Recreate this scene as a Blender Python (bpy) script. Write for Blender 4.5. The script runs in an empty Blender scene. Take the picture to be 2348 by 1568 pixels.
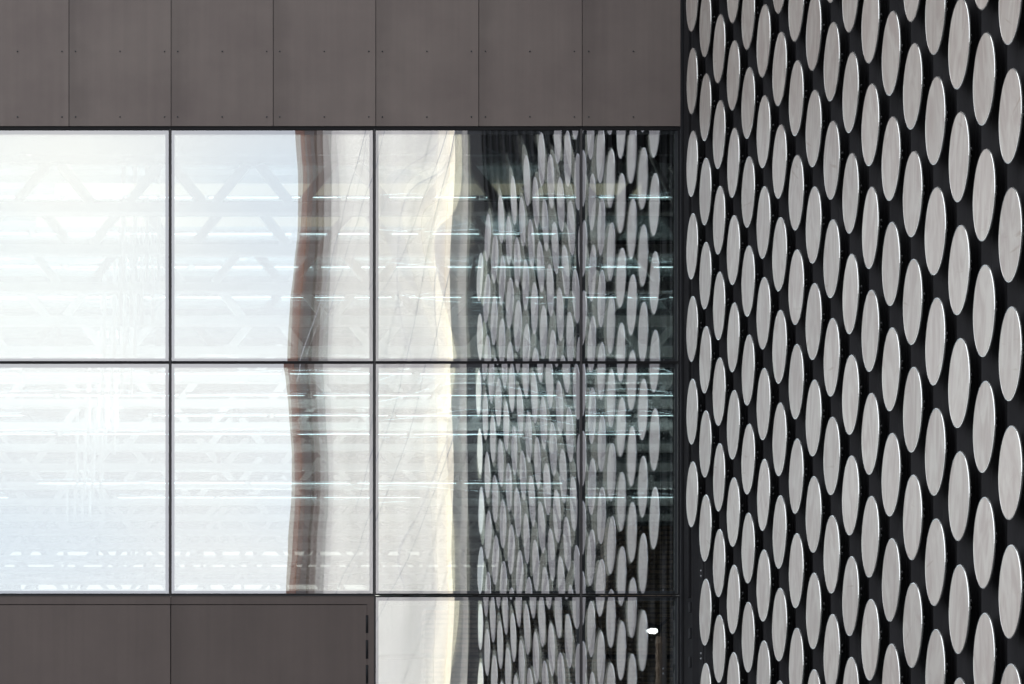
import bpy, bmesh, math, random
from mathutils import Vector, Matrix
random.seed(7)
R = math.radians
sc = bpy.context.scene
C = sc.collection

# ------------------------------------------------------------------ camera, sky, sun
D = 51.36            # metres from the lens to the grey facade (plane y = 0)
EYE = 1.6            # lens height
F = 10000.0          # focal length in 1/2348ths of the picture width
S = F / D            # facade measuring units per metre
HOR = 2178.0         # horizon row in the same units
cam = bpy.data.cameras.new('camera')
co = bpy.data.objects.new('camera', cam); C.objects.link(co)
co.location = (0, -D, EYE); co.rotation_euler = (R(90), 0, 0)
cam.sensor_width = 36; cam.lens = 36 * F / 2348
cam.shift_x = (1174 + 75) / 2348; cam.shift_y = (HOR - 784) / 2348
cam.clip_start = 0.1; cam.clip_end = 3000
sc.camera = co

SUN_AZ, SUN_EL = -145.0, 35.0     # degrees round from straight behind the camera (the sun stands behind the grey building), height
w = bpy.data.worlds.new('World'); sc.world = w; w.use_nodes = True
nt = w.node_tree; N = nt.nodes; L = nt.links
N.clear()
out = N.new('ShaderNodeOutputWorld'); bg = N.new('ShaderNodeBackground')
sky = N.new('ShaderNodeTexSky'); sky.sky_type = 'NISHITA'; sky.sun_disc = False
sd = Vector((math.sin(R(SUN_AZ)) * math.cos(R(SUN_EL)), -math.cos(R(SUN_AZ)) * math.cos(R(SUN_EL)), math.sin(R(SUN_EL))))
sky.sun_elevation = R(SUN_EL); sky.sun_rotation = math.atan2(sd.x, sd.y)
sky.dust_density = 2.0; sky.air_density = 1.0
tc = N.new('ShaderNodeTexCoord'); mp = N.new('ShaderNodeMapping'); mp.inputs['Scale'].default_value = (1, 1, 2.2)
nz = N.new('ShaderNodeTexNoise'); nz.inputs['Scale'].default_value = 6.0; nz.inputs['Detail'].default_value = 2.5; nz.inputs['Roughness'].default_value = .45
n2 = N.new('ShaderNodeTexNoise'); n2.inputs['Scale'].default_value = 3.0; n2.inputs['Detail'].default_value = 3
cr = N.new('ShaderNodeValToRGB'); cr.color_ramp.elements[0].position = .35; cr.color_ramp.elements[1].position = .68
cr.color_ramp.elements[0].color = (11.6, 13.3, 14.9, 1); cr.color_ramp.elements[1].color = (15.6, 15.2, 14.4, 1)
mx = N.new('ShaderNodeMix'); mx.data_type = 'RGBA'; cf = N.new('ShaderNodeMapRange')
cf.inputs['From Min'].default_value = .35; cf.inputs['From Max'].default_value = .6; cf.inputs['To Min'].default_value = .72; cf.inputs['To Max'].default_value = .95
L.new(tc.outputs['Generated'], mp.inputs[0]); L.new(mp.outputs[0], nz.inputs['Vector']); L.new(mp.outputs[0], n2.inputs['Vector'])
L.new(nz.outputs['Fac'], cr.inputs[0]); L.new(n2.outputs['Fac'], cf.inputs['Value'])
L.new(sky.outputs[0], mx.inputs[6]); L.new(cr.outputs[0], mx.inputs[7]); L.new(cf.outputs[0], mx.inputs[0])
sx_ = N.new('ShaderNodeSeparateXYZ'); L.new(tc.outputs['Generated'], sx_.inputs[0])
dm = N.new('ShaderNodeMapRange'); dm.interpolation_type = 'SMOOTHSTEP'; dm.inputs['From Min'].default_value = -1.0; dm.inputs['From Max'].default_value = -.35
dm.inputs['To Min'].default_value = .575; dm.inputs['To Max'].default_value = 1.05; L.new(sx_.outputs['Y'], dm.inputs['Value'])
vm = N.new('ShaderNodeVectorMath'); vm.operation = 'SCALE'; L.new(mx.outputs[2], vm.inputs[0]); L.new(dm.outputs[0], vm.inputs['Scale'])
gd = Vector((.005, -1, .172)).normalized()     # brightest, warmest part of the cloud
dp = N.new('ShaderNodeVectorMath'); dp.operation = 'DISTANCE'; nrm = N.new('ShaderNodeVectorMath'); nrm.operation = 'NORMALIZE'
L.new(tc.outputs['Generated'], nrm.inputs[0]); L.new(nrm.outputs[0], dp.inputs[0]); dp.inputs[1].default_value = gd
gr = N.new('ShaderNodeMapRange'); gr.interpolation_type = 'SMOOTHERSTEP'; gr.inputs['From Min'].default_value = 0; gr.inputs['From Max'].default_value = .075
gr.inputs['To Min'].default_value = 1; gr.inputs['To Max'].default_value = 0; L.new(dp.outputs['Value'], gr.inputs['Value'])
ga = N.new('ShaderNodeVectorMath'); ga.operation = 'SCALE'; ga.inputs[0].default_value = (2.3, 1.9, 1.1); L.new(gr.outputs[0], ga.inputs['Scale'])
gs = N.new('ShaderNodeVectorMath'); L.new(vm.outputs[0], gs.inputs[0]); L.new(ga.outputs[0], gs.inputs[1])
L.new(gs.outputs[0], bg.inputs[0]); bg.inputs[1].default_value = 0.12
L.new(bg.outputs[0], out.inputs[0])
sl = bpy.data.lights.new('sun', 'SUN'); sl.energy = 3.0; sl.angle = R(.6); sl.color = (1, .93, .82)
so = bpy.data.objects.new('sun', sl); C.objects.link(so); so.rotation_euler = sd.to_track_quat('Z', 'Y').to_euler()
so.location = (0, -60, 60)
sc.view_settings.view_transform = 'Standard'; sc.view_settings.look = 'None'
sc.view_settings.exposure = 0.42; sc.view_settings.gamma = 1
sc.cycles.max_bounces = 10; sc.cycles.diffuse_bounces = 5; sc.cycles.transparent_max_bounces = 16; sc.cycles.glossy_bounces = 6
sc.cycles.sample_clamp_indirect = 6; sc.cycles.caustics_reflective = False

def fx(u): return (u + 75) / S                 # metres right of the lens for a facade measure
def fz(v): return EYE + (HOR - v) / S          # height for a facade measure

# ------------------------------------------------------------------ materials
def mat(name, col, rough=.5, metal=0, var=.08, scale=3.0, bump=0, bscale=40, stretch=(1, 1, 1), rnd=0, spec=.5, tint=None):
    m = bpy.data.materials.new(name); m.use_nodes = True
    t = m.node_tree; n = t.nodes; l = t.links
    p = n['Principled BSDF']
    p.inputs['Roughness'].default_value = rough; p.inputs['Metallic'].default_value = metal
    p.inputs['Specular IOR Level'].default_value = spec
    g = n.new('ShaderNodeNewGeometry'); mpp = n.new('ShaderNodeMapping'); mpp.inputs['Scale'].default_value = stretch
    l.new(g.outputs['Position'], mpp.inputs[0])
    a = n.new('ShaderNodeTexNoise'); a.inputs['Scale'].default_value = scale; a.inputs['Detail'].default_value = 6; a.inputs['Roughness'].default_value = .6
    l.new(mpp.outputs[0], a.inputs['Vector'])
    mr = n.new('ShaderNodeMapRange'); mr.inputs['From Min'].default_value = .25; mr.inputs['From Max'].default_value = .75
    l.new(a.outputs['Fac'], mr.inputs['Value'])
    mi = n.new('ShaderNodeMix'); mi.data_type = 'RGBA'
    lo = [c * (1 - var) for c in col]; hi = [min(1, c * (1 + var)) for c in (tint or col)]
    mi.inputs[6].default_value = (*lo, 1); mi.inputs[7].default_value = (*hi, 1)
    l.new(mr.outputs[0], mi.inputs[0]); src = mi.outputs[2]
    if rnd:
        oi = n.new('ShaderNodeObjectInfo'); mr2 = n.new('ShaderNodeMapRange')
        mr2.inputs['To Min'].default_value = 1 - rnd; mr2.inputs['To Max'].default_value = 1 + rnd
        l.new(oi.outputs['Random'], mr2.inputs['Value'])
        h = n.new('ShaderNodeHueSaturation'); l.new(mr2.outputs[0], h.inputs['Value']); l.new(src, h.inputs['Color']); src = h.outputs[0]
    l.new(src, p.inputs['Base Color'])
    if bump:
        b = n.new('ShaderNodeBump'); b.inputs['Strength'].default_value = bump; b.inputs['Distance'].default_value = .01
        c = n.new('ShaderNodeTexNoise'); c.inputs['Scale'].default_value = bscale; l.new(mpp.outputs[0], c.inputs['Vector'])
        l.new(c.outputs['Fac'], b.inputs['Height']); l.new(b.outputs[0], p.inputs['Normal'])
    return m

def emit(name, col, st):
    m = bpy.data.materials.new(name); m.use_nodes = True
    t = m.node_tree; t.nodes.clear()
    o = t.nodes.new('ShaderNodeOutputMaterial'); e = t.nodes.new('ShaderNodeEmission')
    e.inputs[0].default_value = (*col, 1); e.inputs[1].default_value = st; t.links.new(e.outputs[0], o.inputs[0])
    return m

def glass(name, refl, gcol, tcol):
    m = bpy.data.materials.new(name); m.use_nodes = True
    t = m.node_tree; t.nodes.clear()
    o = t.nodes.new('ShaderNodeOutputMaterial'); x = t.nodes.new('ShaderNodeMixShader')
    g = t.nodes.new('ShaderNodeBsdfGlossy'); g.inputs['Roughness'].default_value = 0.0; g.inputs['Color'].default_value = (*gcol, 1)
    tr = t.nodes.new('ShaderNodeBsdfTransparent'); tr.inputs[0].default_value = (*tcol, 1)
    x.inputs[0].default_value = refl
    t.links.new(tr.outputs[0], x.inputs[1]); t.links.new(g.outputs[0], x.inputs[2]); t.links.new(x.outputs[0], o.inputs[0])
    return m

M = {}
M['panel'] = mat('taupe_metal_panel', (.176, .136, .127), .55, .0, .10, .9, bump=.05, bscale=60, rnd=.06, tint=(.192, .154, .140), stretch=(1, 1, 1.3))
def edge_shade_rain(m):  # left-edge shade of a dished sheet put into the colour, plus rain marks
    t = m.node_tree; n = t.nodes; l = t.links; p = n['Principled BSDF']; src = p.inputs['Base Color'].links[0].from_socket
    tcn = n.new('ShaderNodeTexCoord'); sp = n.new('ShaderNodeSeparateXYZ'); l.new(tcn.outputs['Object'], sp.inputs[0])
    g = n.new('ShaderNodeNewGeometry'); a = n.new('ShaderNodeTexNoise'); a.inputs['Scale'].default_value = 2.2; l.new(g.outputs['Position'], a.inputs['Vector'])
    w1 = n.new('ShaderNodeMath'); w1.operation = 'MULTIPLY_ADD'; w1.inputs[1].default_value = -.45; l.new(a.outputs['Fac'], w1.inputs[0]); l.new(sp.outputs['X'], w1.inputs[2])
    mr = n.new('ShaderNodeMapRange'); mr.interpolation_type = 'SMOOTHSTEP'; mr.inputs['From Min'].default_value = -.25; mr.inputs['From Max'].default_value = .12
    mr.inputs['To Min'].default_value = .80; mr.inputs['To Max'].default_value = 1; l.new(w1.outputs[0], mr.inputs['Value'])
    # fine vertical rain marks
    mp_ = n.new('ShaderNodeMapping'); mp_.inputs['Scale'].default_value = (9, 9, .35); l.new(g.outputs['Position'], mp_.inputs[0])
    c = n.new('ShaderNodeTexNoise'); c.inputs['Scale'].default_value = 1.6; c.inputs['Detail'].default_value = 4; l.new(mp_.outputs[0], c.inputs['Vector'])
    m3 = n.new('ShaderNodeMapRange'); m3.inputs['From Min'].default_value = .3; m3.inputs['From Max'].default_value = .7; m3.inputs['To Min'].default_value = .95; m3.inputs['To Max'].default_value = 1.04; l.new(c.outputs['Fac'], m3.inputs['Value'])
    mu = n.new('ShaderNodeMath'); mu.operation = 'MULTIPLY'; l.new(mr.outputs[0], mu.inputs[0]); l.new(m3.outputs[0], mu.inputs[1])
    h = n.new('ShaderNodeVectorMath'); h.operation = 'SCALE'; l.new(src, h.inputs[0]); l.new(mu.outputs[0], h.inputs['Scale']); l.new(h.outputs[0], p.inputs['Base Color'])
edge_shade_rain(M['panel'])
M['door'] = mat('brown_metal_door', (.118, .090, .083), .55, .0, .12, 1.1, bump=.05, bscale=60, rnd=.03)
edge_shade_rain(M['door'])
M['dark'] = mat('dark_metal_trim', (.03, .03, .033), .45, .2, .15, 8)
M['jamb'] = mat('corner_flashing', (.016, .016, .019), .45, 0, .2, 5, spec=.25)
M['black'] = mat('charcoal_cladding', (.020, .0192, .0212), .75, 0, .25, 3, stretch=(1, 1, .3), bump=.05, spec=.04)
M['bolt'] = mat('dull_bolt', (.38, .38, .40), .4, .6, .1)
M['rivet'] = mat('dark_rivet', (.03, .035, .04), .5, .3, .1)
M['rim'] = mat('bright_disc_rim', (.86, .85, .83), .22, .9, .04, 20)
M['sunlit_disc'] = mat('polished_sunlit_disc', (1.0, .85, .56), .07, 1, .04, 6)  # polished disc copy, tinted cream to imitate sunlight on the end column
M['stem'] = mat('disc_bracket', (.06, .06, .06), .5, .5)
M['spacer'] = mat('window_spacer', (.09, .09, .10), .5, .3, .1)
M['gasket'] = mat('black_gasket', (.013, .012, .014), .55, 0, .1, spec=.25)
M['outer'] = glass('outer_glass', .41, (.90, .91, 1.0), (.93, .97, .96))
M['rear'] = glass('rear_glass', .22, (.86, .88, 1.0), (.98, .99, .99))
M['inner'] = glass('inner_glass', .60, (1.0, .985, .93), (.92, .96, .955))
M['steel'] = mat('painted_steel', (.78, .80, .77), .55, .1, .1, 2, rnd=.06)
M['dsteel'] = mat('dark_steel', (.07, .075, .08), .5, .2, .15, 2)
M['deck'] = mat('ribbed_ceiling', (.27, .32, .32), .6, .1, .12, .8)
M['tube'] = emit('tube_glow', (.72, .95, 1.0), 4.5)
M['lamp'] = emit('flood_lens', (1, .98, .93), 9)
M['skyl'] = emit('rooflight_glow', (.95, .90, .66), .42)
M['skylw'] = emit('far_window_glow', (.95, .95, .88), .95)
M['white'] = mat('pale_cladding', (.60, .58, .555), .45, 0, .24, .6, stretch=(3, 3, .12))
M['cream'] = mat('sunlit_edge_tone', (1.0, .88, .70), .4, 0, .06, 1, stretch=(2, 2, .3))  # sunlight on the building's corner, painted as a cream strip
M['terra'] = mat('terracotta_cladding', (.135, .042, .014), .7, 0, .12, 1)
M['umber'] = mat('dark_brown_cladding', (.040, .021, .015), .7, 0, .15, 1)
M['greyw'] = mat('grey_render', (.3, .29, .28), .8, 0, .1, 1)
M['greyb'] = mat('brown_grey_edge', (.15, .125, .115), .8, 0, .12, 1)
M['warm'] = mat('sun_fade_tone', (.78, .73, .65), .5, 0, .12, 1, stretch=(2, 2, .2))  # in-between tone painting the fade of sunlight beside that corner
M['mull'] = mat('mullion_cap', (.055, .050, .053), .5, 0, .12, 5)
M['asph'] = mat('asphalt', (.055, .055, .057), .85, 0, .25, .7, bump=.3, bscale=60)
M['conc'] = mat('concrete', (.42, .41, .40), .85, 0, .12, .6)
M['clip'] = mat('clip_grey', (.03, .03, .033), .8, 0, .1, spec=.1)
M['cable'] = mat('cable', (.34, .34, .36), .6)

def brick(name, c1, c2, mo, sx=1):
    m = bpy.data.materials.new(name); m.use_nodes = True
    t = m.node_tree; n = t.nodes; l = t.links; p = n['Principled BSDF']; p.inputs['Roughness'].default_value = .85
    g = n.new('ShaderNodeNewGeometry'); s = n.new('ShaderNodeSeparateXYZ'); cb = n.new('ShaderNodeCombineXYZ')
    l.new(g.outputs['Position'], s.inputs[0]); l.new(s.outputs['X'], cb.inputs['X']); l.new(s.outputs['Z'], cb.inputs['Y'])
    b = n.new('ShaderNodeTexBrick'); b.inputs['Scale'].default_value = 1; b.inputs['Brick Width'].default_value = .22 * sx
    b.inputs['Row Height'].default_value = .07; b.inputs['Mortar Size'].default_value = .012
    b.inputs['Color1'].default_value = (*c1, 1); b.inputs['Color2'].default_value = (*c2, 1); b.inputs['Mortar'].default_value = (*mo, 1)
    l.new(cb.outputs[0], b.inputs['Vector']); l.new(b.outputs['Color'], p.inputs['Base Color'])
    return m
M['brick'] = brick('brown_brick', (.42, .31, .22), (.28, .21, .15), (.12, .10, .085))

# disc face: satin metal, wipe marks and faint rusty scuffs
def disc_material():
    m = bpy.data.materials.new('satin_disc_face'); m.use_nodes = True
    t = m.node_tree; n = t.nodes; l = t.links; p = n['Principled BSDF']
    p.inputs['Metallic'].default_value = .35; p.inputs['Roughness'].default_value = .48
    tcn = n.new('ShaderNodeTexCoord'); oi = n.new('ShaderNodeObjectInfo')
    off = n.new('ShaderNodeVectorMath'); off.operation = 'SCALE'; l.new(oi.outputs['Location'], off.inputs[0]); off.inputs['Scale'].default_value = 3.7
    ad = n.new('ShaderNodeVectorMath'); l.new(tcn.outputs['Object'], ad.inputs[0]); l.new(off.outputs[0], ad.inputs[1])
    mpp = n.new('ShaderNodeMapping'); mpp.inputs['Scale'].default_value = (1, 2.0, .8); mpp.inputs['Rotation'].default_value = (R(12), 0, 0)
    l.new(ad.outputs[0], mpp.inputs[0])
    a = n.new('ShaderNodeTexNoise'); a.inputs['Scale'].default_value = 2.2; a.inputs['Detail'].default_value = 5; a.inputs['Distortion'].default_value = 1.5
    l.new(mpp.outputs[0], a.inputs['Vector'])
    r1 = n.new('ShaderNodeMapRange'); r1.inputs['From Min'].default_value = .36; r1.inputs['From Max'].default_value = .64; l.new(a.outputs['Fac'], r1.inputs['Value'])
    mi = n.new('ShaderNodeMix'); mi.data_type = 'RGBA'; mi.inputs[6].default_value = (.458, .392, .365, 1); mi.inputs[7].default_value = (.575, .528, .490, 1)
    l.new(r1.outputs[0], mi.inputs[0])
    # thin scratches
    mp2 = n.new('ShaderNodeMapping'); mp2.inputs['Rotation'].default_value = (R(38), 0, 0); mp2.inputs['Scale'].default_value = (1, .8, 9)
    l.new(ad.outputs[0], mp2.inputs[0])
    b = n.new('ShaderNodeTexNoise'); b.inputs['Scale'].default_value = 1.5; b.inputs['Detail'].default_value = 3; l.new(mp2.outputs[0], b.inputs['Vector'])
    r2 = n.new('ShaderNodeMapRange'); r2.inputs['From Min'].default_value = .67; r2.inputs['From Max'].default_value = .74; r2.inputs['To Max'].default_value = .45
    l.new(b.outputs['Fac'], r2.inputs['Value'])
    m2 = n.new('ShaderNodeMix'); m2.data_type = 'RGBA'; m2.inputs[7].default_value = (.30, .21, .16, 1)
    l.new(r2.outputs[0], m2.inputs[0]); l.new(mi.outputs[2], m2.inputs[6])
    r3 = n.new('ShaderNodeMapRange'); r3.inputs['To Min'].default_value = .91; r3.inputs['To Max'].default_value = 1.07; l.new(oi.outputs['Random'], r3.inputs['Value'])
    h = n.new('ShaderNodeHueSaturation'); l.new(r3.outputs[0], h.inputs['Value']); l.new(m2.outputs[2], h.inputs['Color'])
    l.new(h.outputs[0], p.inputs['Base Color'])
    return m
M['disc'] = disc_material()

def perf_material():
    m = bpy.data.materials.new('perforated_strip'); m.use_nodes = True
    t = m.node_tree; n = t.nodes; l = t.links; p = n['Principled BSDF']; p.inputs['Roughness'].default_value = .6
    g = n.new('ShaderNodeNewGeometry'); s = n.new('ShaderNodeSeparateXYZ'); l.new(g.outputs['Position'], s.inputs[0])
    wv = n.new('ShaderNodeMath'); wv.operation = 'MULTIPLY_ADD'; wv.inputs[1].default_value = 1.2; l.new(s.outputs['Y'], wv.inputs[0]); l.new(s.outputs['Z'], wv.inputs[2])
    f = n.new('ShaderNodeMath'); f.operation = 'PINGPONG'; f.inputs[1].default_value = .018; l.new(wv.outputs[0], f.inputs[0])
    c = n.new('ShaderNodeMath'); c.operation = 'GREATER_THAN'; c.inputs[1].default_value = .010; l.new(f.outputs[0], c.inputs[0])
    mi = n.new('ShaderNodeMix'); mi.data_type = 'RGBA'; mi.inputs[6].default_value = (.006, .006, .007, 1); mi.inputs[7].default_value = (.035, .028, .024, 1)
    l.new(c.outputs[0], mi.inputs[0]); l.new(mi.outputs[2], p.inputs['Base Color'])
    return m
M['perf'] = perf_material()

# ------------------------------------------------------------------ mesh helpers
def box(bm, x0, x1, y0, y1, z0, z1):
    v = [bm.verts.new(c) for c in ((x0, y0, z0), (x1, y0, z0), (x1, y1, z0), (x0, y1, z0), (x0, y0, z1), (x1, y0, z1), (x1, y1, z1), (x0, y1, z1))]
    for f in ((0, 3, 2, 1), (4, 5, 6, 7), (0, 1, 5, 4), (1, 2, 6, 5), (2, 3, 7, 6), (3, 0, 4, 7)):
        bm.faces.new([v[i] for i in f])
def bar(bm, a, b, wy, wt):
    """flat bar from a to b: wy deep along y, wt thick across"""
    a = Vector(a); b = Vector(b); d = (b - a).normalized(); yv = Vector((0, 1, 0))
    if abs(d.dot(yv)) > .95: yv = Vector((0, 0, 1))
    t = d.cross(yv).normalized(); u = t.cross(d).normalized()
    vs = []
    for p in (a, b):
        for s1, s2 in ((-1, -1), (1, -1), (1, 1), (-1, 1)):
            vs.append(bm.verts.new(p + u * s1 * wy / 2 + t * s2 * wt / 2))
    for f in ((0, 1, 2, 3), (7, 6, 5, 4), (0, 4, 5, 1), (1, 5, 6, 2), (2, 6, 7, 3), (3, 7, 4, 0)):
        bm.faces.new([vs[i] for i in f])
def tube(bm, pts, r, n=8):
    rings = []
    pts = [Vector(p) for p in pts]
    for i, p in enumerate(pts):
        d = (pts[min(i + 1, len(pts) - 1)] - pts[max(i - 1, 0)]).normalized()
        a = Vector((0, 0, 1)) if abs(d.z) < .9 else Vector((0, 1, 0))
        u = d.cross(a).normalized(); v = d.cross(u)
        rings.append([bm.verts.new(p + (u * math.cos(2 * math.pi * k / n) + v * math.sin(2 * math.pi * k / n)) * r) for k in range(n)])
    for a, b in zip(rings, rings[1:]):
        for k in range(n): bm.faces.new((a[k], a[(k + 1) % n], b[(k + 1) % n], b[k]))
    bm.faces.new(rings[0]); bm.faces.new(list(reversed(rings[-1])))
def obj(name, bm, m, parent=None, smooth=False, bevel=0):
    if not isinstance(bm, bpy.types.Mesh):
        bmesh.ops.recalc_face_normals(bm, faces=bm.faces)
        if bevel: bmesh.ops.bevel(bm, geom=list(bm.edges), offset=bevel, segments=2, affect='EDGES')
        me = bpy.data.meshes.new(name); bm.to_mesh(me); bm.free()
        me.materials.append(m)
        if smooth:
            for p in me.polygons: p.use_smooth = True
    else: me = bm
    o = bpy.data.objects.new(name, me); C.objects.link(o)
    if parent: o.parent = parent
    return o
def tag(o, label=None, cat=None, group=None, kind=None):
    if label: o['label'] = label
    if cat: o['category'] = cat
    if group: o['group'] = group
    if kind: o['kind'] = kind
    return o
def thing(name, loc, label, cat, group=None):
    o = bpy.data.objects.new(name, None); C.objects.link(o); o.location = loc; o.empty_display_size = .2
    return tag(o, label, cat, group)
def B(): return bmesh.new()
ORD = ['', 'first', 'second', 'third', 'fourth', 'fifth', 'sixth', 'seventh', 'eighth', 'ninth', 'tenth', 'eleventh', 'twelfth',
       'thirteenth', 'fourteenth', 'fifteenth', 'sixteenth', 'seventeenth', 'eighteenth', 'nineteenth', 'twentieth', 'twenty-first']

# ------------------------------------------------------------------ ground
b = B(); box(b, -400, 400, -400, 400, -.3, 0); g = obj('ground', b, M['asph']); tag(g, kind='structure')
b = B(); box(b, -14, 8.2, -3.2, -.2, 0, .13); g = obj('pavement', b, M['conc']); tag(g, kind='structure')

XB = 8.42                      # face of the charcoal cladding
Z_TOP = 18.0
XR = XB                        # right end of the grey facade

# ------------------------------------------------------------------ grey facade: fascia panels
joints = [-546, -311, -77, 158, 392, 626, 861, 1097, 1334, None]
YF = 290
n_vis = 0
for i in range(len(joints) - 1):
    a = fx(joints[i]); bb = fx(joints[i + 1]) if joints[i + 1] is not None else XR
    if i < 2: lab = 'plain taupe fascia panel continuing past the left end of the window row'
    else:
        n_vis += 1
        lab = ['taupe metal fascia panel cut off by the left edge of the photo', 'second taupe fascia panel from the left, above the leftmost window',
               'third taupe fascia panel from the left, over the second window', 'fourth taupe fascia panel from the left, over the brown reflection',
               'fifth taupe fascia panel from the left, over the pale reflected building', 'second taupe fascia panel left of the corner',
               'rightmost taupe fascia panel, beside the corner with the disc wall'][n_vis - 1]
    z0 = fz(YF)
    t = thing('fascia_panel', (a, 0, z0), lab, 'wall panel', 'taupe fascia panels above the windows')
    wdt = bb - a
    b = B(); g2 = .004 if i < len(joints) - 2 else 0
    box(b, .004, wdt - g2, -.035 - .0015 * (i % 2), .0, 0, Z_TOP - z0)
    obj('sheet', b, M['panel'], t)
    for yy in (269, 119, -31, -181):
        for xx in (15, 117, 219):
            if joints[i + 1] is None and xx == 219: continue
            bq = B(); bmesh.ops.create_icosphere(bq, subdivisions=2, radius=.009)
            q = obj('rivet', bq, M['rivet'], t, True); q.location = (xx / S, -.037, (YF - yy) / S)
b = B(); box(b, -14, XB, .0, .3, fz(YF) + .001, Z_TOP); o = obj('backing_wall', b, M['dark']); tag(o, kind='structure')
b = B(); box(b, -5.2, 24, .02, 14, Z_TOP + 1.01, 34); box(b, XB + .13, 24, .31, 14, 12.9, Z_TOP + 1); o = obj('sun_blocking_mass', b, M['dark']); tag(o, 'unseen dark mass added above the frame to block the sun', 'building')  # unseen mass added to keep the sun off the facades
b = B(); box(b, -14, XB - .001, -.02, .02, fz(296.5), fz(290.6)); o = obj('window_head_trim', b, M['gasket'])
tag(o, 'thin black shadow trim between the fascia panels and the windows', 'trim')

# ------------------------------------------------------------------ windows
GY = -.01
WARP = {3: [(-1, -18), (-.5, -12), (-.2, -5), (.2, 6), (.6, 10), (1, 3)], 7: [(-1, -28), (-.6, -19), (-.1, -8), (.2, -8), (.6, -16), (.85, -24), (1, -32)]}
def warp(i, v):
    w_ = WARP.get(i)
    if not w_: return 0
    for (a, pa), (b_, pb) in zip(w_, w_[1:]):
        if v <= b_:
            t_ = max(0, (v - a) / (b_ - a)); t_ = t_ * t_ * (3 - 2 * t_); return (pa + (pb - pa) * t_) / 11900
    return w_[-1][1] / 11900
def pane_mesh(x0, x1, z0, z1, y, bulge, tx, tz, amp, seed, nx=48, nz=52):
    tw = seed_twist.get(seed, 0); wi = seed % 100
    rs = random.Random(seed)
    ph = [(rs.uniform(.6, 2.2), rs.uniform(.4, 1.7), rs.uniform(0, 6.28), rs.uniform(.4, 1)) for _ in range(5)]
    b = B(); W = x1 - x0; H = z1 - z0; grid = []
    for j in range(nz + 1):
        row = []
        for i in range(nx + 1):
            u = 2 * i / nx - 1; v = 2 * j / nz - 1
            d = bulge * (1 - abs(u) ** 2.4) * (1 - abs(v) ** 2.4) + tx * u * W / 2 + tz * v * H / 2
            d += tw * max(0, u + .15) ** 2 * v + .68 * warp(wi, v) * u * W / 2
            for kx, kz, p, s in ph: d += amp * s * math.sin(kx * u * 2.4 + kz * v * 2.2 + p)
            row.append(b.verts.new((x0 + W * i / nx, y - d, z0 + H * j / nz)))
        grid.append(row)
    for j in range(nz):
        for i in range(nx):
            b.faces.new((grid[j][i], grid[j][i + 1], grid[j + 1][i + 1], grid[j + 1][i]))
    return b
seed_twist = {104: -.0028, 204: -.0044, 304: -.0008, 108: -.0026, 208: -.0042, 308: -.0008, 110: -.0022, 210: -.0034, 310: -.0008, 205: -.0006, 305: .0006}
def ring(b, x0, x1, z0, z1, wl, wr, wb, wt, y0, y1):
    box(b, x0, x0 + wl, y0, y1, z0, z1); box(b, x1 - wr, x1, y0, y1, z0, z1)
    box(b, x0 + wl, x1 - wr, y0, y1, z0, z0 + wb); box(b, x0 + wl, x1 - wr, y0, y1, z1 - wt, z1)
win = [  # left, right, top, bottom, label, (outer bulge, tiltx, tiltz, amp), (inner ...)
 (-546, -78, 296, 831, 'tall window pane continuing past the left edge of the upper row', (.0008, 0, 0, .00006), (-.0008, 0, 0, .0001)),
 (-546, -78, 831, 1364, 'tall window pane continuing past the left edge of the middle row', (.0008, 0, 0, .00006), (-.0008, 0, 0, .0001)),
 (-78, 390, 296, 831, 'leftmost upper window reflecting bright glowing sky', (.0008, 0, 0, .00006), (-.0008, 0, 0, .0001)),
 (390, 858, 296, 831, 'upper window reflecting a brown strip between sky and pale wall', (.0006, .0, .0004, .00008), (-.0001, .0006, .0003, .00008)),
 (858, 1332, 296, 831, 'upper window with crowded overlapping disc reflections and pale wall', (-.0001, .0, .0, .00014), (-.0042, .0006, .0014, .00034)),
 (1332, 1557, 296, 831, 'narrow upper window in the corner with clear disc reflections', (.0003, .0, .0, .00006), (-.0012, -.0004, .0006, .00010)),
 (-78, 390, 831, 1364, 'leftmost middle-row window reflecting pale blue sky', (.0008, 0, 0, .00006), (-.0008, 0, 0, .0001)),
 (390, 858, 831, 1364, 'middle-row window reflecting a curved brown strip beside sky', (.0006, .0, -.0002, .00008), (-.0001, .0006, -.0002, .00008)),
 (858, 1332, 831, 1364, 'middle-row window crowded with rippled disc reflections', (-.0002, .0, .0, .00014), (-.0040, .0006, -.0014, .00034)),
 (1332, 1557, 831, 1364, 'narrow middle-row window beside the corner with disc reflections', (.0003, .0, .0, .00006), (-.0012, -.0004, .0004, .00010)),
 (858, 1332, 1366, 1900, 'bottom window beside the brown door reflecting pale wall and discs', (-.0001, .0, .0, .00014), (-.0022, .0006, .0005, .00022)),
 (1332, 1557, 1366, 1900, 'narrow bottom window showing a lit floodlight inside', (.0003, .0, .0, .00006), (-.0010, -.0004, .0006, .00010)),
]
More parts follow.
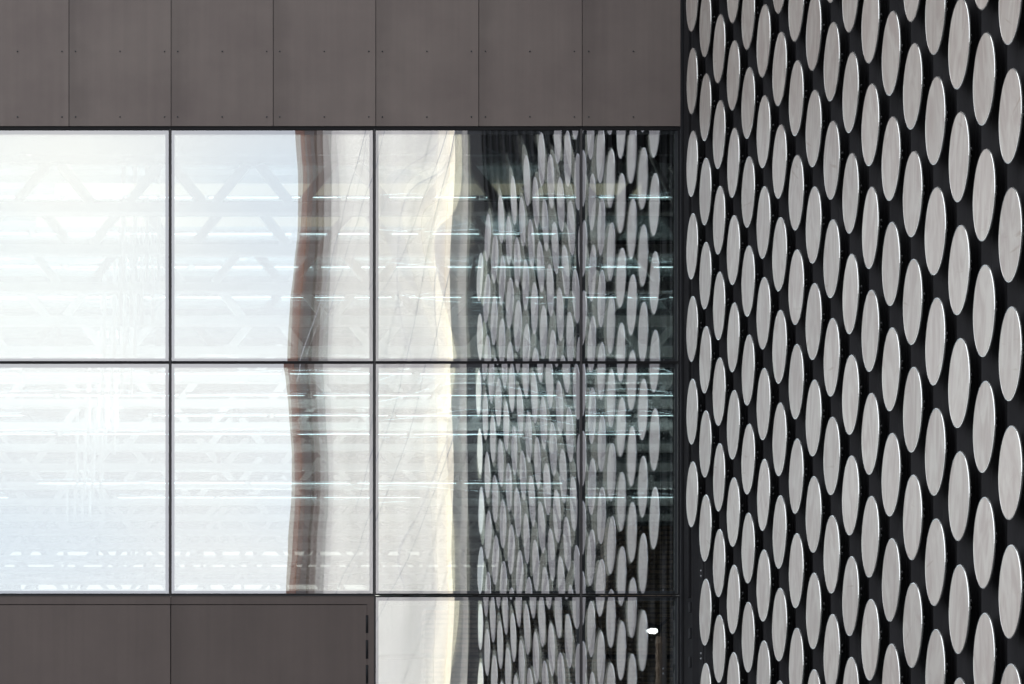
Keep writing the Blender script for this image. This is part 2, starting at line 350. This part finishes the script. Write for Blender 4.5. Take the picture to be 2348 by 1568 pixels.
for i, (l_, r_, t_, b_, lab, po, pi) in enumerate(win):
    x0, x1, z0, z1 = fx(l_) + .0, fx(r_), fz(b_), fz(t_)
    t = thing('window', (x0, 0, z0), lab, 'window', 'glazed window panes')
    W, H = x1 - x0, z1 - z0
    rr = .016
    narrow = 1332 == l_
    wr = .012 if not narrow else .012
    b = B(); ring(b, .001, W - .001, .001, H - .001, rr, wr, rr * .8, rr * .8, -.018, .06); obj('frame', b, M['gasket'], t)
    e = rr + .002
    b = B(); ring(b, e, W - e, e, H - e, .034, .034, .03, .036, .006, .022); obj('spacer', b, M['spacer'], t)
    obj('outer_pane', pane_mesh(e - .001, W - e + .001, e - .001, H - e + .001, -.004, *po, 100 + i), M['outer'], t, True)
    obj('inner_pane', pane_mesh(e + .03, W - e - .03, e + .03, H - e - .03, .03, *pi, 200 + i), M['inner'], t, True)
    obj('rear_pane', pane_mesh(e + .031, W - e - .031, e + .031, H - e - .031, .037, pi[0] * .5, (-pi[1] - .0006) if i not in (3, 7) else pi[1] + .0003, pi[2] + (.0009 if i not in (3, 7) else .0003), pi[3] * .8, 300 + i), M['rear'], t, True)
# slim raised cover strips between panes
def strip(x0, x1, z0, z1, lab, nm='mullion'):
    b = B(); box(b, x0, x1, -.030, -.0185, z0, z1); o = obj(nm, b, M['mull'], bevel=.0015)
    tag(o, lab, 'mullion' if nm == 'mullion' else 'transom', 'dark glazing strips')
zt, zb = fz(296.5), .15
strip(fx(388.2), fx(391.4), fz(1364), zt, 'vertical glazing strip between the first and second window columns')
strip(fx(856.3), fx(859.8), zb, zt, 'vertical glazing strip right of the brown reflection windows')
strip(fx(1330), fx(1334.2), zb, zt, 'vertical glazing strip beside the narrow corner windows')
strip(fx(-79.6), fx(-76.4), fz(1364), zt, 'vertical glazing strip past the left edge of the photo')
# corner post of the glazing
b = B(); box(b, fx(1557), XB - .002, -.03, .2, zb, zt - .001); o = obj('corner_post', b, M['jamb'])
tag(o, 'dark metal post closing the window rows at the disc wall', 'post')

# ------------------------------------------------------------------ brown doors below
for i, (l_, r_, lab) in enumerate(((-546, -78, 'brown metal door past the left edge'), (-78, 391.2, 'brown metal door panel at the lower left without hinges'),
                                  (391.5, 857, 'brown metal door with black slot hinges on its right'))):
    x0, x1 = fx(l_), fx(r_); z1 = fz(1367)
    t = thing('metal_door', (x0, 0, 0), lab, 'door', 'brown metal doors under the windows')
    W = x1 - x0; H = z1
    rt = (857 - 841) / S if i == 2 else .003
    b = B(); box(b, .003, W - .002, -.045, .03, H - .098, H); 
    if i == 2: box(b, W - rt, W - .002, -.045, .03, 0, H - .0985)
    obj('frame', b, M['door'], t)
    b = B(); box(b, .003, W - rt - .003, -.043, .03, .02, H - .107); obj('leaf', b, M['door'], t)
    b = B(); box(b, .004, W - .004, .0, .028, 0, H - .099); obj('stop', b, M['gasket'], t)
    b = B(); box(b, .0, W, -.052, .03, H + .0005, H + .012); obj('top_lip', b, M['dark'], t)
    if i == 2:
        for v0, v1 in ((1411, 1452), (1468, 1511), (1525, 1568), (1582, 1625), (1900, 1943), (2200, 2243)):
            hx = W - rt - .0015
            b = B(); box(b, hx - .015, hx + .015, -.0475, -.04, fz(v1), fz(v0)); hg = obj('hinge', b, M['gasket'], t, bevel=.0012)
            b = B(); tube(b, [(hx, -.050, fz(v1) + .012), (hx, -.050, fz(v0) - .004)], .0065); obj('pin', b, M['jamb'], hg, True)

b = B(); box(b, -14, fx(857), .036, .06, 0, fz(1368)); o = obj('door_backing', b, M['gasket']); tag(o, kind='structure')
# ------------------------------------------------------------------ disc wall
SP, Vv, DI = .897, .9475, .375
ZC0 = 50.0                                   # distance of the first column from the lens
def coly(k): return (ZC0 - SP * k) - D
XD = XB - .112                                # plane of the disc faces
Y_END = -22.3
# building body
b = B(); box(b, XB + .12, 24, Y_END + .1, -.05, 0, Z_TOP + 1); o = obj('building_core', b, M['black'])
tag(o, 'dark building volume carrying the disc-covered wall', 'building')
NC = 21
# cladding strips, one per column
def strip_profile(first=False, last=False):
    h = SP / 2
    p = [(-h, -.045), (-h + .004, -.045), (-h + .007, -.06), (-.425, -.06), (-.42, .030), (-.38, .042), (-.20, .0), (.13, 0), (.135, .012), (.148, .012), (.153, 0), (.27, 0), (.29, -.055), (.34, -.06), (h - .007, -.06), (h - .004, -.045), (h, -.045)]
    return p
def extr(b, pts, z0, z1, back=.1):
    lo = [b.verts.new((x, y, z0)) for x, y in pts]; hi = [b.verts.new((x, y, z1)) for x, y in pts]
    for i in range(len(pts) - 1): b.faces.new((lo[i], lo[i + 1], hi[i + 1], hi[i]))
    return lo, hi
stripmesh = None; boltmesh = None
def yq(k, m): return HOR - F * (m * Vv) / (ZC0 - SP * k)
for k in range(NC):
    yc = coly(k)
    pl = 18
    if k < pl: lab = f'charcoal cladding strip behind the {ORD[k+1]} column of discs from the corner'
    else: lab = 'charcoal cladding strip past the right edge of the photo'
    t = thing('cladding_strip', (XB, yc, 0), lab, 'cladding', 'charcoal cladding strips of the disc wall')
    if stripmesh is None:
        b = B(); pts = [(-o_, -tt) for tt, o_ in strip_profile()]
        lo, hi = extr(b, pts, 0, Z_TOP)
        h = SP / 2
        # closed back
        bl = [b.verts.new((.1, h, 0)), b.verts.new((.1, -h, 0))]; bh = [b.verts.new((.1, h, Z_TOP)), b.verts.new((.1, -h, Z_TOP))]
        b.faces.new((lo[0], hi[0], bh[0], bl[0])); b.faces.new((lo[-1], bl[1], bh[1], hi[-1])); b.faces.new((bl[0], bh[0], bh[1], bl[1]))
        b.faces.new(hi + [bh[1], bh[0]]); b.faces.new(lo + [bl[1], bl[0]])
        s_ = obj('rib_sheet', b, M['black'], t); stripmesh = s_.data
    else: obj('rib_sheet', stripmesh, None, t)
    odd = k % 2
    for n in range(0, 14):
        m_ = n + (.0 if odd else .5)
        zc = EYE + m_ * Vv
        if n < 2 or n > 12: continue
        for dz in (-.005, .055):
            if boltmesh is None:
                b = B(); bmesh.ops.create_icosphere(b, subdivisions=2, radius=.012); q = obj('bolt', b, M['bolt'], t, True); boltmesh = q.data
            else: q = obj('bolt', boltmesh, None, t)
            q.location = (-.003, .02, zc + .03 + dz)
    if 11 <= k <= 16:
        z0 = EYE + 6.0 - (k % 3) * .5; z1 = EYE + 7.0 + (k % 2) * .6
        b = B(); box(b, .052, .058, -.04, .17, z0 - EYE + .0, z1 - EYE)
        q = obj('perforated_strip', b, M['perf'], t); q.location.z = EYE - 1.2
        b = B()
        zz = z0 - EYE
        while zz < z1 - EYE:
            bmesh.ops.create_icosphere(b, subdivisions=1, radius=.006, matrix=Matrix.Translation((.048, .135, zz))); zz += .045
        q2 = obj('stud_row', b, M['bolt'], q)
# filler between the glazing and the first strip
yf0 = coly(0) + SP / 2
b = B(); box(b, XB, XB + .1, yf0 + .002, -.0, 0, Z_TOP); o = obj('corner_flashing', b, M['black'])
tag(o, 'dark flat flashing in the corner between window and disc wall', 'flashing')
b = B(); box(b, XB - .03, XB - .002, -.10, -.036, 0, Z_TOP); o = obj('corner_angle', b, M['jamb'], bevel=.006)
tag(o, 'slim dark metal angle running up the inner corner', 'flashing')
b = B(); box(b, XB - .028, XB - .001, -.62, -.56, fz(1380), Z_TOP); o = obj('cover_angle', b, M['black'], bevel=.003)
tag(o, 'narrow black cover rib left of the first disc column', 'flashing')
for v in (1395, 1455, 1520):
    b = B(); zc = fz(v); box(b, XB - .02, XB - .001, -.66, -.54, zc - .09, zc + .03); o = obj('clip', b, M['clip'], bevel=.003)
    tag(o, {1395: 'highest', 1455: 'middle', 1520: 'lowest'}[v] + ' of three small grey clips low on the black corner rib', 'clip', 'small clips on the corner rib')
# rounded end of the wall
b = B(); yl = coly(NC - 1) - SP / 2; pts = [(0, 0)]
Rr = .25
straight = (yl - Y_END) - Rr
pts = [(XB + .001, yl)] + [(XB + Rr * (1 - math.cos(a)), yl - straight - Rr * math.sin(a)) for a in [R(9 * j) for j in range(11)]] + [(24, Y_END)]
extr(b, pts, 0, Z_TOP); o = obj('rounded_wall_end', b, M['black'], smooth=False)
tag(o, 'rounded dark end of the disc wall out of frame', 'cladding')

# discs
def disc_parts():
    n = 72; ri = DI - .009
    b = B(); rg = [b.verts.new((0, ri * math.cos(2 * math.pi * j / n), ri * math.sin(2 * math.pi * j / n))) for j in range(n)]
    rk = [b.verts.new((.02, (ri - .03) * math.cos(2 * math.pi * j / n), (ri - .03) * math.sin(2 * math.pi * j / n))) for j in range(n)]
    for j in range(n): b.faces.new((rk[j], rg[j], rg[(j + 1) % n], rk[(j + 1) % n]))
    b.faces.new(rg); b.faces.new(list(reversed(rk)))
    face = b
    b = B(); prof = [(ri + .0003, -.001), (ri + .0015, -.0018), (DI - .003, -.0012), (DI, .003), (DI, .013), (DI - .004, .016), (ri - .002, .016), (ri + .0003, .004)]
    rings = [[b.verts.new((x, r * math.cos(2 * math.pi * j / n), r * math.sin(2 * math.pi * j / n))) for j in range(n)] for r, x in prof]
    rings.append(rings[0])
    for a_, c_ in zip(rings, rings[1:]):
        for j in range(n): b.faces.new((a_[j], c_[j], c_[(j + 1) % n], a_[(j + 1) % n]))
    rim = b
    b = B(); tube(b, [(.021, 0, .055), (.114, 0, .055)], .010, 12)
    return face, rim, b
fm = rm = sm = sh = None
vis = {}
cells = []
for k in range(NC):
    odd = k % 2
    for n in range(2, 13):
        m_ = n + (0 if odd else .5)
        if k == 0 and m_ < 5.4: continue
        h = m_ * Vv
        if h > 11.75 - .37 + .02: continue
        Z = ZC0 - SP * k
        if k > 17 and h < 3.6: continue
        px = F * XD / Z - 75
        top, bot = HOR - F * (h + DI) / Z, HOR - F * (h - DI) / Z
        half = F * XD / Z * DI / Z
        if h < 3.6 and top > 1568: continue
        seen = bot > 0 and top < 1568 and px - half < 2348
        cells.append((k, h, seen, top))
        if seen: vis.setdefault(k, []).append(h)
for k, h, seen, top in cells:
    if seen:
        idx = sorted(vis[k], reverse=True).index(h) + 1
        nn = len(vis[k]); col = ORD[k + 1]
        if idx == 1: lab = f'topmost pale metal disc in the {col} column from the window corner'
        elif idx == nn: lab = f'lowest pale metal disc in the {col} column from the window corner'
        else: lab = f'pale metal disc, {ORD[idx]} from top in the {col} column from the window corner'
    else: lab = 'pale metal disc of the dark wall, outside the frame, mirrored in the glass'
    t = thing('facade_disc', (XD, coly(k), EYE + h + .012), lab, 'disc', 'pale metal discs mounted on the dark wall')
    mm = M['sunlit_disc'] if k == NC - 1 else M['disc']
    if fm is None:
        f_, r_, s_ = disc_parts()
        o = obj('face', f_, M['disc'], t); fm = o.data; o = obj('rim', r_, M['rim'], t); rm = o.data; o = obj('bracket', s_, M['stem'], t); sm = o.data
    else:
        if k == NC - 1:
            if sh is None: sh = fm.copy(); sh.materials[0] = M['sunlit_disc']
            obj('face', sh, None, t)
        else: obj('face', fm, None, t)
        obj('rim', rm, None, t); obj('bracket', sm, None, t)
    t.rotation_euler = (random.uniform(-.4, .4), random.gauss(0, .005), random.gauss(0, .005))

# ------------------------------------------------------------------ hall behind the glass
HL, HR, HB = -14, 26, 80.0      # left, right, back
def hz(v, Z): return EYE + (HOR - v) * Z / F
b = B()
pitch = 1.2; y = 2.8; ztop = EYE + 12.4
pts = []
k = 0
while y < HB:
    pts += [(y, ztop), (y + .42, ztop), (y + .47, ztop - .26), (y + .78, ztop - .30), (y + .82, ztop - .02)]
    y += pitch
lo = [b.verts.new((HL, yy, zz)) for yy, zz in pts]; hi = [b.verts.new((HR, yy, zz)) for yy, zz in pts]
for i in range(len(pts) - 1): b.faces.new((lo[i], lo[i + 1], hi[i + 1], hi[i]))
o = obj('ceiling', b, M['deck']); tag(o, kind='structure')
b = B(); box(b, HL, HR, .3, HB + 2, ztop + .05, ztop + .3); o = obj('roof_slab', b, M['dark']); tag(o, kind='structure')
b = B(); box(b, HL, HR, .9, 2.7, EYE + 9.86, ztop + .04); o = obj('edge_beam', b, M['black'])
tag(o, 'deep black edge beam inside the top of the glazing', 'beam')
b = B(); box(b, HL, HR, .3, HB, -.02, .03); o = obj('hall_floor', b, M['conc']); tag(o, kind='structure')
b = B(); box(b, HL, HR, HB, HB + .3, 0, ztop); o = obj('back_wall', b, M['deck']); tag(o, kind='structure')
b = B(); box(b, HR, HR + .3, 0, HB, 0, ztop); o = obj('side_wall', b, M['deck']); tag(o, kind='structure')
# roof trusses
TS = 3.48
ntr = 20
for q in range(ntr):
    yy = 58.4 - D + TS * q
    t = thing('roof_truss', (0, yy, EYE + 10.0), f'grey steel roof truss inside the hall, {ORD[q+1]} from the glazing', 'truss', 'roof trusses inside the hall')
    b = B(); box(b, HL, HR, -.09, .09, -.12, 0); box(b, HL, HR, -.15, .15, -.145, -.1201); obj('bottom_chord', b, M['steel'], t)
    b = B(); box(b, HL, HR, -.1, .1, .52, .62); obj('top_chord', b, M['dsteel'], t)
    x = -1.5 + (q * .47) % 1.5; up = q % 2; xe = min(20, 1600 * (58.4 + TS * q) / F + 1); nd = 0
    while x < xe and nd < 30:
        x2 = x + .42
        b = B(); bar(b, (x, 0, 0 if up else .52), (x2, 0, .52 if up else 0), .1, .13); obj('diagonal', b, M['steel' if nd % 3 else 'dsteel'], t); nd += 1
        if q > 2 and random.random() < .2:
            b = B(); box(b, x2 - .04, x2 + .04, -.05, .05, 0, .52); obj('post', b, M['dsteel'], t)
        x = x2 + random.choice((.16, .3, .5)); up = not up
# tubes of light, one row every three metres
Lt = 2.05
rows_vis = 0
for q in range(15):
    if q in (5, 6, 11, 12): continue
    rows_vis += 1
    hl = 12.0 if q < 7 else 9.72; Z = (66.0 + 3.55 * q) * hl / 12; yy = Z - D; zz = EYE + hl
    x = -1.2 + (q * .63) % 1.1; c = 0
    xmax = 1560 * Z / F
    while x < xmax:
        if random.random() > (.04 if q < 7 else .22):
            c += 1
            t = thing('tube_light', (x, yy, zz), f'glowing white tube light inside the hall, {ORD[c]} along the {ORD[rows_vis]} row', 'tube light', 'tube lights under the hall roof')
            b = B(); tube(b, [(0, 0, 0), (Lt, 0, 0)], .0075, 6); obj('tube', b, M['tube'], t, True)
            b = B(); box(b, -.04, Lt + .04, -.035, .035, .022, .06); obj('fitting', b, M['dsteel'], t)
            b = B(); box(b, -.10, -.03, -.04, .04, -.035, .03); obj('connector', b, M['steel'], t)
            if True:      # the light this lit tube gives to the hall
                pl_ = bpy.data.lights.new('tube_light', 'POINT'); pl_.energy = 24; pl_.color = (.86, .98, 1.0); pl_.shadow_soft_size = 0
                po_ = bpy.data.objects.new('lamp', pl_); C.objects.link(po_); po_.parent = t; po_.location = (Lt / 2, 0, -.5)
        x += Lt + .16
# conduits hanging below
for q in range(6):
    Z = 59.5 + 3.48 * q
    b = B(); tube(b, [(HL, Z - D, EYE + 10.12), (HR, Z - D, EYE + 10.12)], .02, 6); tube(b, [(HL, Z - D + .12, EYE + 10.12), (HR, Z - D + .12, EYE + 10.12)], .015, 6)
    o = obj('conduit', b, M['steel']); tag(o, f'thin grey twin conduit across the hall, {ORD[q+1]} from the glazing', 'conduit', 'conduits across the hall')
# hangers
for q in range(9):
    Z = 60 + 4.2 * q
    t = thing('service_riser', (2.15 + .1 * (q % 2), Z - D, EYE + 9.2), f'bundle of pale vertical pipes in the hall, {ORD[q+1]} from the glazing', 'pipes', 'vertical pipe bundles')
    for j in range(4):
        b = B(); tube(b, [(.16 * j, 0, 0), (.16 * j, 0, 1.7)], .03, 8); obj('pipe', b, M['steel'], t, True)
# roof lights (warm daylight panels)
for (v0, v1, Z, xa, xb_, lab) in ((421, 446, 59.5, 1.2, 9.2, 'warm rooflight strip seen between the nearest trusses'), (497, 518, 62.8, 1.0, 7.0, 'second warm rooflight strip further into the hall')):
    b = B(); box(b, xa, xb_, Z - D, Z - D + .05, hz(v1, Z), hz(v0, Z)); o = obj('rooflight', b, M['skyl']); tag(o, lab, 'rooflight')
# far windows
for (v0, v1, xa, xb_, lab) in ((1265, 1279, 1.0, 13.6, 'upper long bright window band on the far wall'), (1295, 1310, 1.0, 16.0, 'middle long bright window band on the far wall'),
                               (1330, 1420, 1.5, 12.4, 'tall bright window band low on the far wall')):
    Z = D + HB - .06
    t = thing('far_window', (0, HB - .06, 0), lab, 'window')
    b = B(); box(b, xa, xb_, 0, .04, hz(v1, Z), hz(v0, Z)); obj('pane', b, M['skylw'], t)
    b = B()
    x = xa
    while x < xb_: box(b, x, x + .12, -.05, -.002, hz(v1, Z), hz(v0, Z)); x += 1.9
    obj('glazing_bars', b, M['dsteel'], t)
# long sloping handrail / stair brace
b = B(); bar(b, (7.1, 4.2, hz(450, 56)), (7.75, 4.2, hz(300, 55)), .12, .10); o = obj('sloping_brace', b, M['white']); tag(o, 'pale sloping brace just inside the upper window', 'brace')
for i, (xa, va, xb_, vb, Z) in enumerate(((1100, 560, 1180, 740, 60), (1480, 330, 1548, 470, 58), (1090, 590, 1075, 660, 62))):
    b = B(); bar(b, ((xa + 75) * Z / F, Z - D, hz(va, Z)), ((xb_ + 75) * Z / F, Z - D, hz(vb, Z)), .08, .05); o = obj('tie_rod', b, M['steel'])
    tag(o, ['thin steel tie rod sloping behind the disc reflections', 'broad steel tie at the right end of the hall', 'short steel tie beside the bright reflected edge'][i], 'tie rod')
# brick room at the right and the floodlight
b = B(); box(b, 6.6, 9.2, 11.5, 12, 0, EYE + 4.9); box(b, 9.201, 12.5, 11.3, 12, 0, EYE + 6.1); o = obj('brick_wall', b, M['brick'])
tag(o, 'brown brick wall standing inside behind the lower windows', 'wall')
b = B(); box(b, 2, 12, 8, 8.12, hz(1512, 59.5), hz(1502, 59.5)); o = obj('rail', b, M['dark']); tag(o, 'dark horizontal rail inside the bottom windows', 'rail')
Z = 53.5
def P(u, v, Z): return Vector(((u + 75) * Z / F, Z - D, hz(v, Z)))
c = P(1497, 1443, Z)
t = thing('floodlight', c, 'small lit floodlight with a black housing inside the bottom corner window', 'floodlight')
b = B(); box(b, -.09, .10, -.04, .09, -.015, .065); o = obj('housing', b, M['black'], t, bevel=.012); o.rotation_euler = (0, R(14), 0)
b = B(); hexa = [(-.075, 0), (-.03, -.05), (.04, -.055), (.07, -.005), (.03, .05), (-.035, .05)]
lo = [b.verts.new((x, y, -.03)) for x, y in hexa]; hi = [b.verts.new((x * .9, y * .9, -.018)) for x, y in hexa]
b.faces.new(lo); b.faces.new(hi)
for j in range(6): b.faces.new((lo[j], lo[(j + 1) % 6], hi[(j + 1) % 6], hi[j]))
o = obj('lens', b, M['lamp'], t); o.rotation_euler = (R(-30), R(6), 0)
b = B(); bar(b, (.08, 0, .03), (.18, .05, .12), .02, .03); obj('yoke', b, M['black'], t)
pc = P(1516, 1460, Z + .4)
b = B(); n = 40
pts = [(pc.x, pc.y, pc.z - 3.2 + 3.2 * j / n) for j in range(n + 1)]
rings = []
for j, p in enumerate(pts):
    r = .062 + (.008 if j % 2 else 0)
    rings.append([b.verts.new((p[0] + r * math.cos(a * math.pi / 8), p[1] + r * math.sin(a * math.pi / 8), p[2])) for a in range(16)])
for a_, c_ in zip(rings, rings[1:]):
    for j in range(16): b.faces.new((a_[j], c_[j], c_[(j + 1) % 16], a_[(j + 1) % 16]))
b.faces.new(rings[0]); b.faces.new(rings[-1])
o = obj('ribbed_duct', b, mat('copper_duct', (.45, .30, .22), .4, .4)); tag(o, 'ribbed coppery duct under the floodlight', 'duct')
b = B(); box(b, P(1546, 0, D + .5).x, XB - .01, .25, .6, 0, ztop - 1.2); o = obj('corner_column', b, M['black']); tag(o, 'black steel column inside the right end of the glazing', 'column')

# ------------------------------------------------------------------ what the glass reflects: buildings across the street
YW = -75.0
t = thing('pale_building', (0, YW, 0), 'pale building across the street, seen mirrored in the windows', 'building')
b = B(); box(b, 10.581, 13.60, -14, 0, 0, 42); obj('wall', b, M['white'], t)
b = B(); box(b, 13.601, 13.919, -14, .06, 0, 42); obj('sun_fade_strip', b, M['warm'], t)
b = B(); box(b, 14.06, 14.9, -14, -.3, 0, 42); obj('grey_return', b, M['greyw'], t)
b = B(); box(b, 13.92, 14.059, -14, .12, 0, 42); obj('sunlit_edge', b, M['cream'], t)
b = B(); box(b, 10.16, 10.34, -3.8, -.03, 0, 42); obj('corner_strip', b, M['greyb'], t)
b = B(); box(b, 10.341, 10.58, -3.8, .02, 0, 42); obj('edge_strip', b, M['greyw'], t)
b = B(); box(b, 10.08, 10.155, -3.9, -.05, 0, 42); obj('brown_return', b, M['umber'], t)
b = B(); box(b, 10.06, 10.44, -7.6, -3.91, 0, 42); obj('terracotta_return', b, M['terra'], t)
cabs = [((9.6, 18), (12.2, 30)), ((10.2, 19), (13.2, 31)), ((11.2, 14), (14.2, 27)), ((10.4, 11), (13.8, 21)), ((10.2, 9), (14.1, 17)), ((11.6, 20), (14.1, 27))]
for i, (p0, p1) in enumerate(cabs):
    b = B(); pts = []
    for j in range(13):
        u = j / 12; pts.append((p0[0] + (p1[0] - p0[0]) * u, YW + 2.4 + .1 * i, p0[1] + (p1[1] - p0[1]) * u - 1.0 * math.sin(math.pi * u)))
    tube(b, pts, .012, 6); o = obj('overhead_cable', b, M['cable'])
    tag(o, f'thin dark overhead cable mirrored against the pale building, {ORD[i+1]} from the left', 'cable', 'overhead cables across the street')
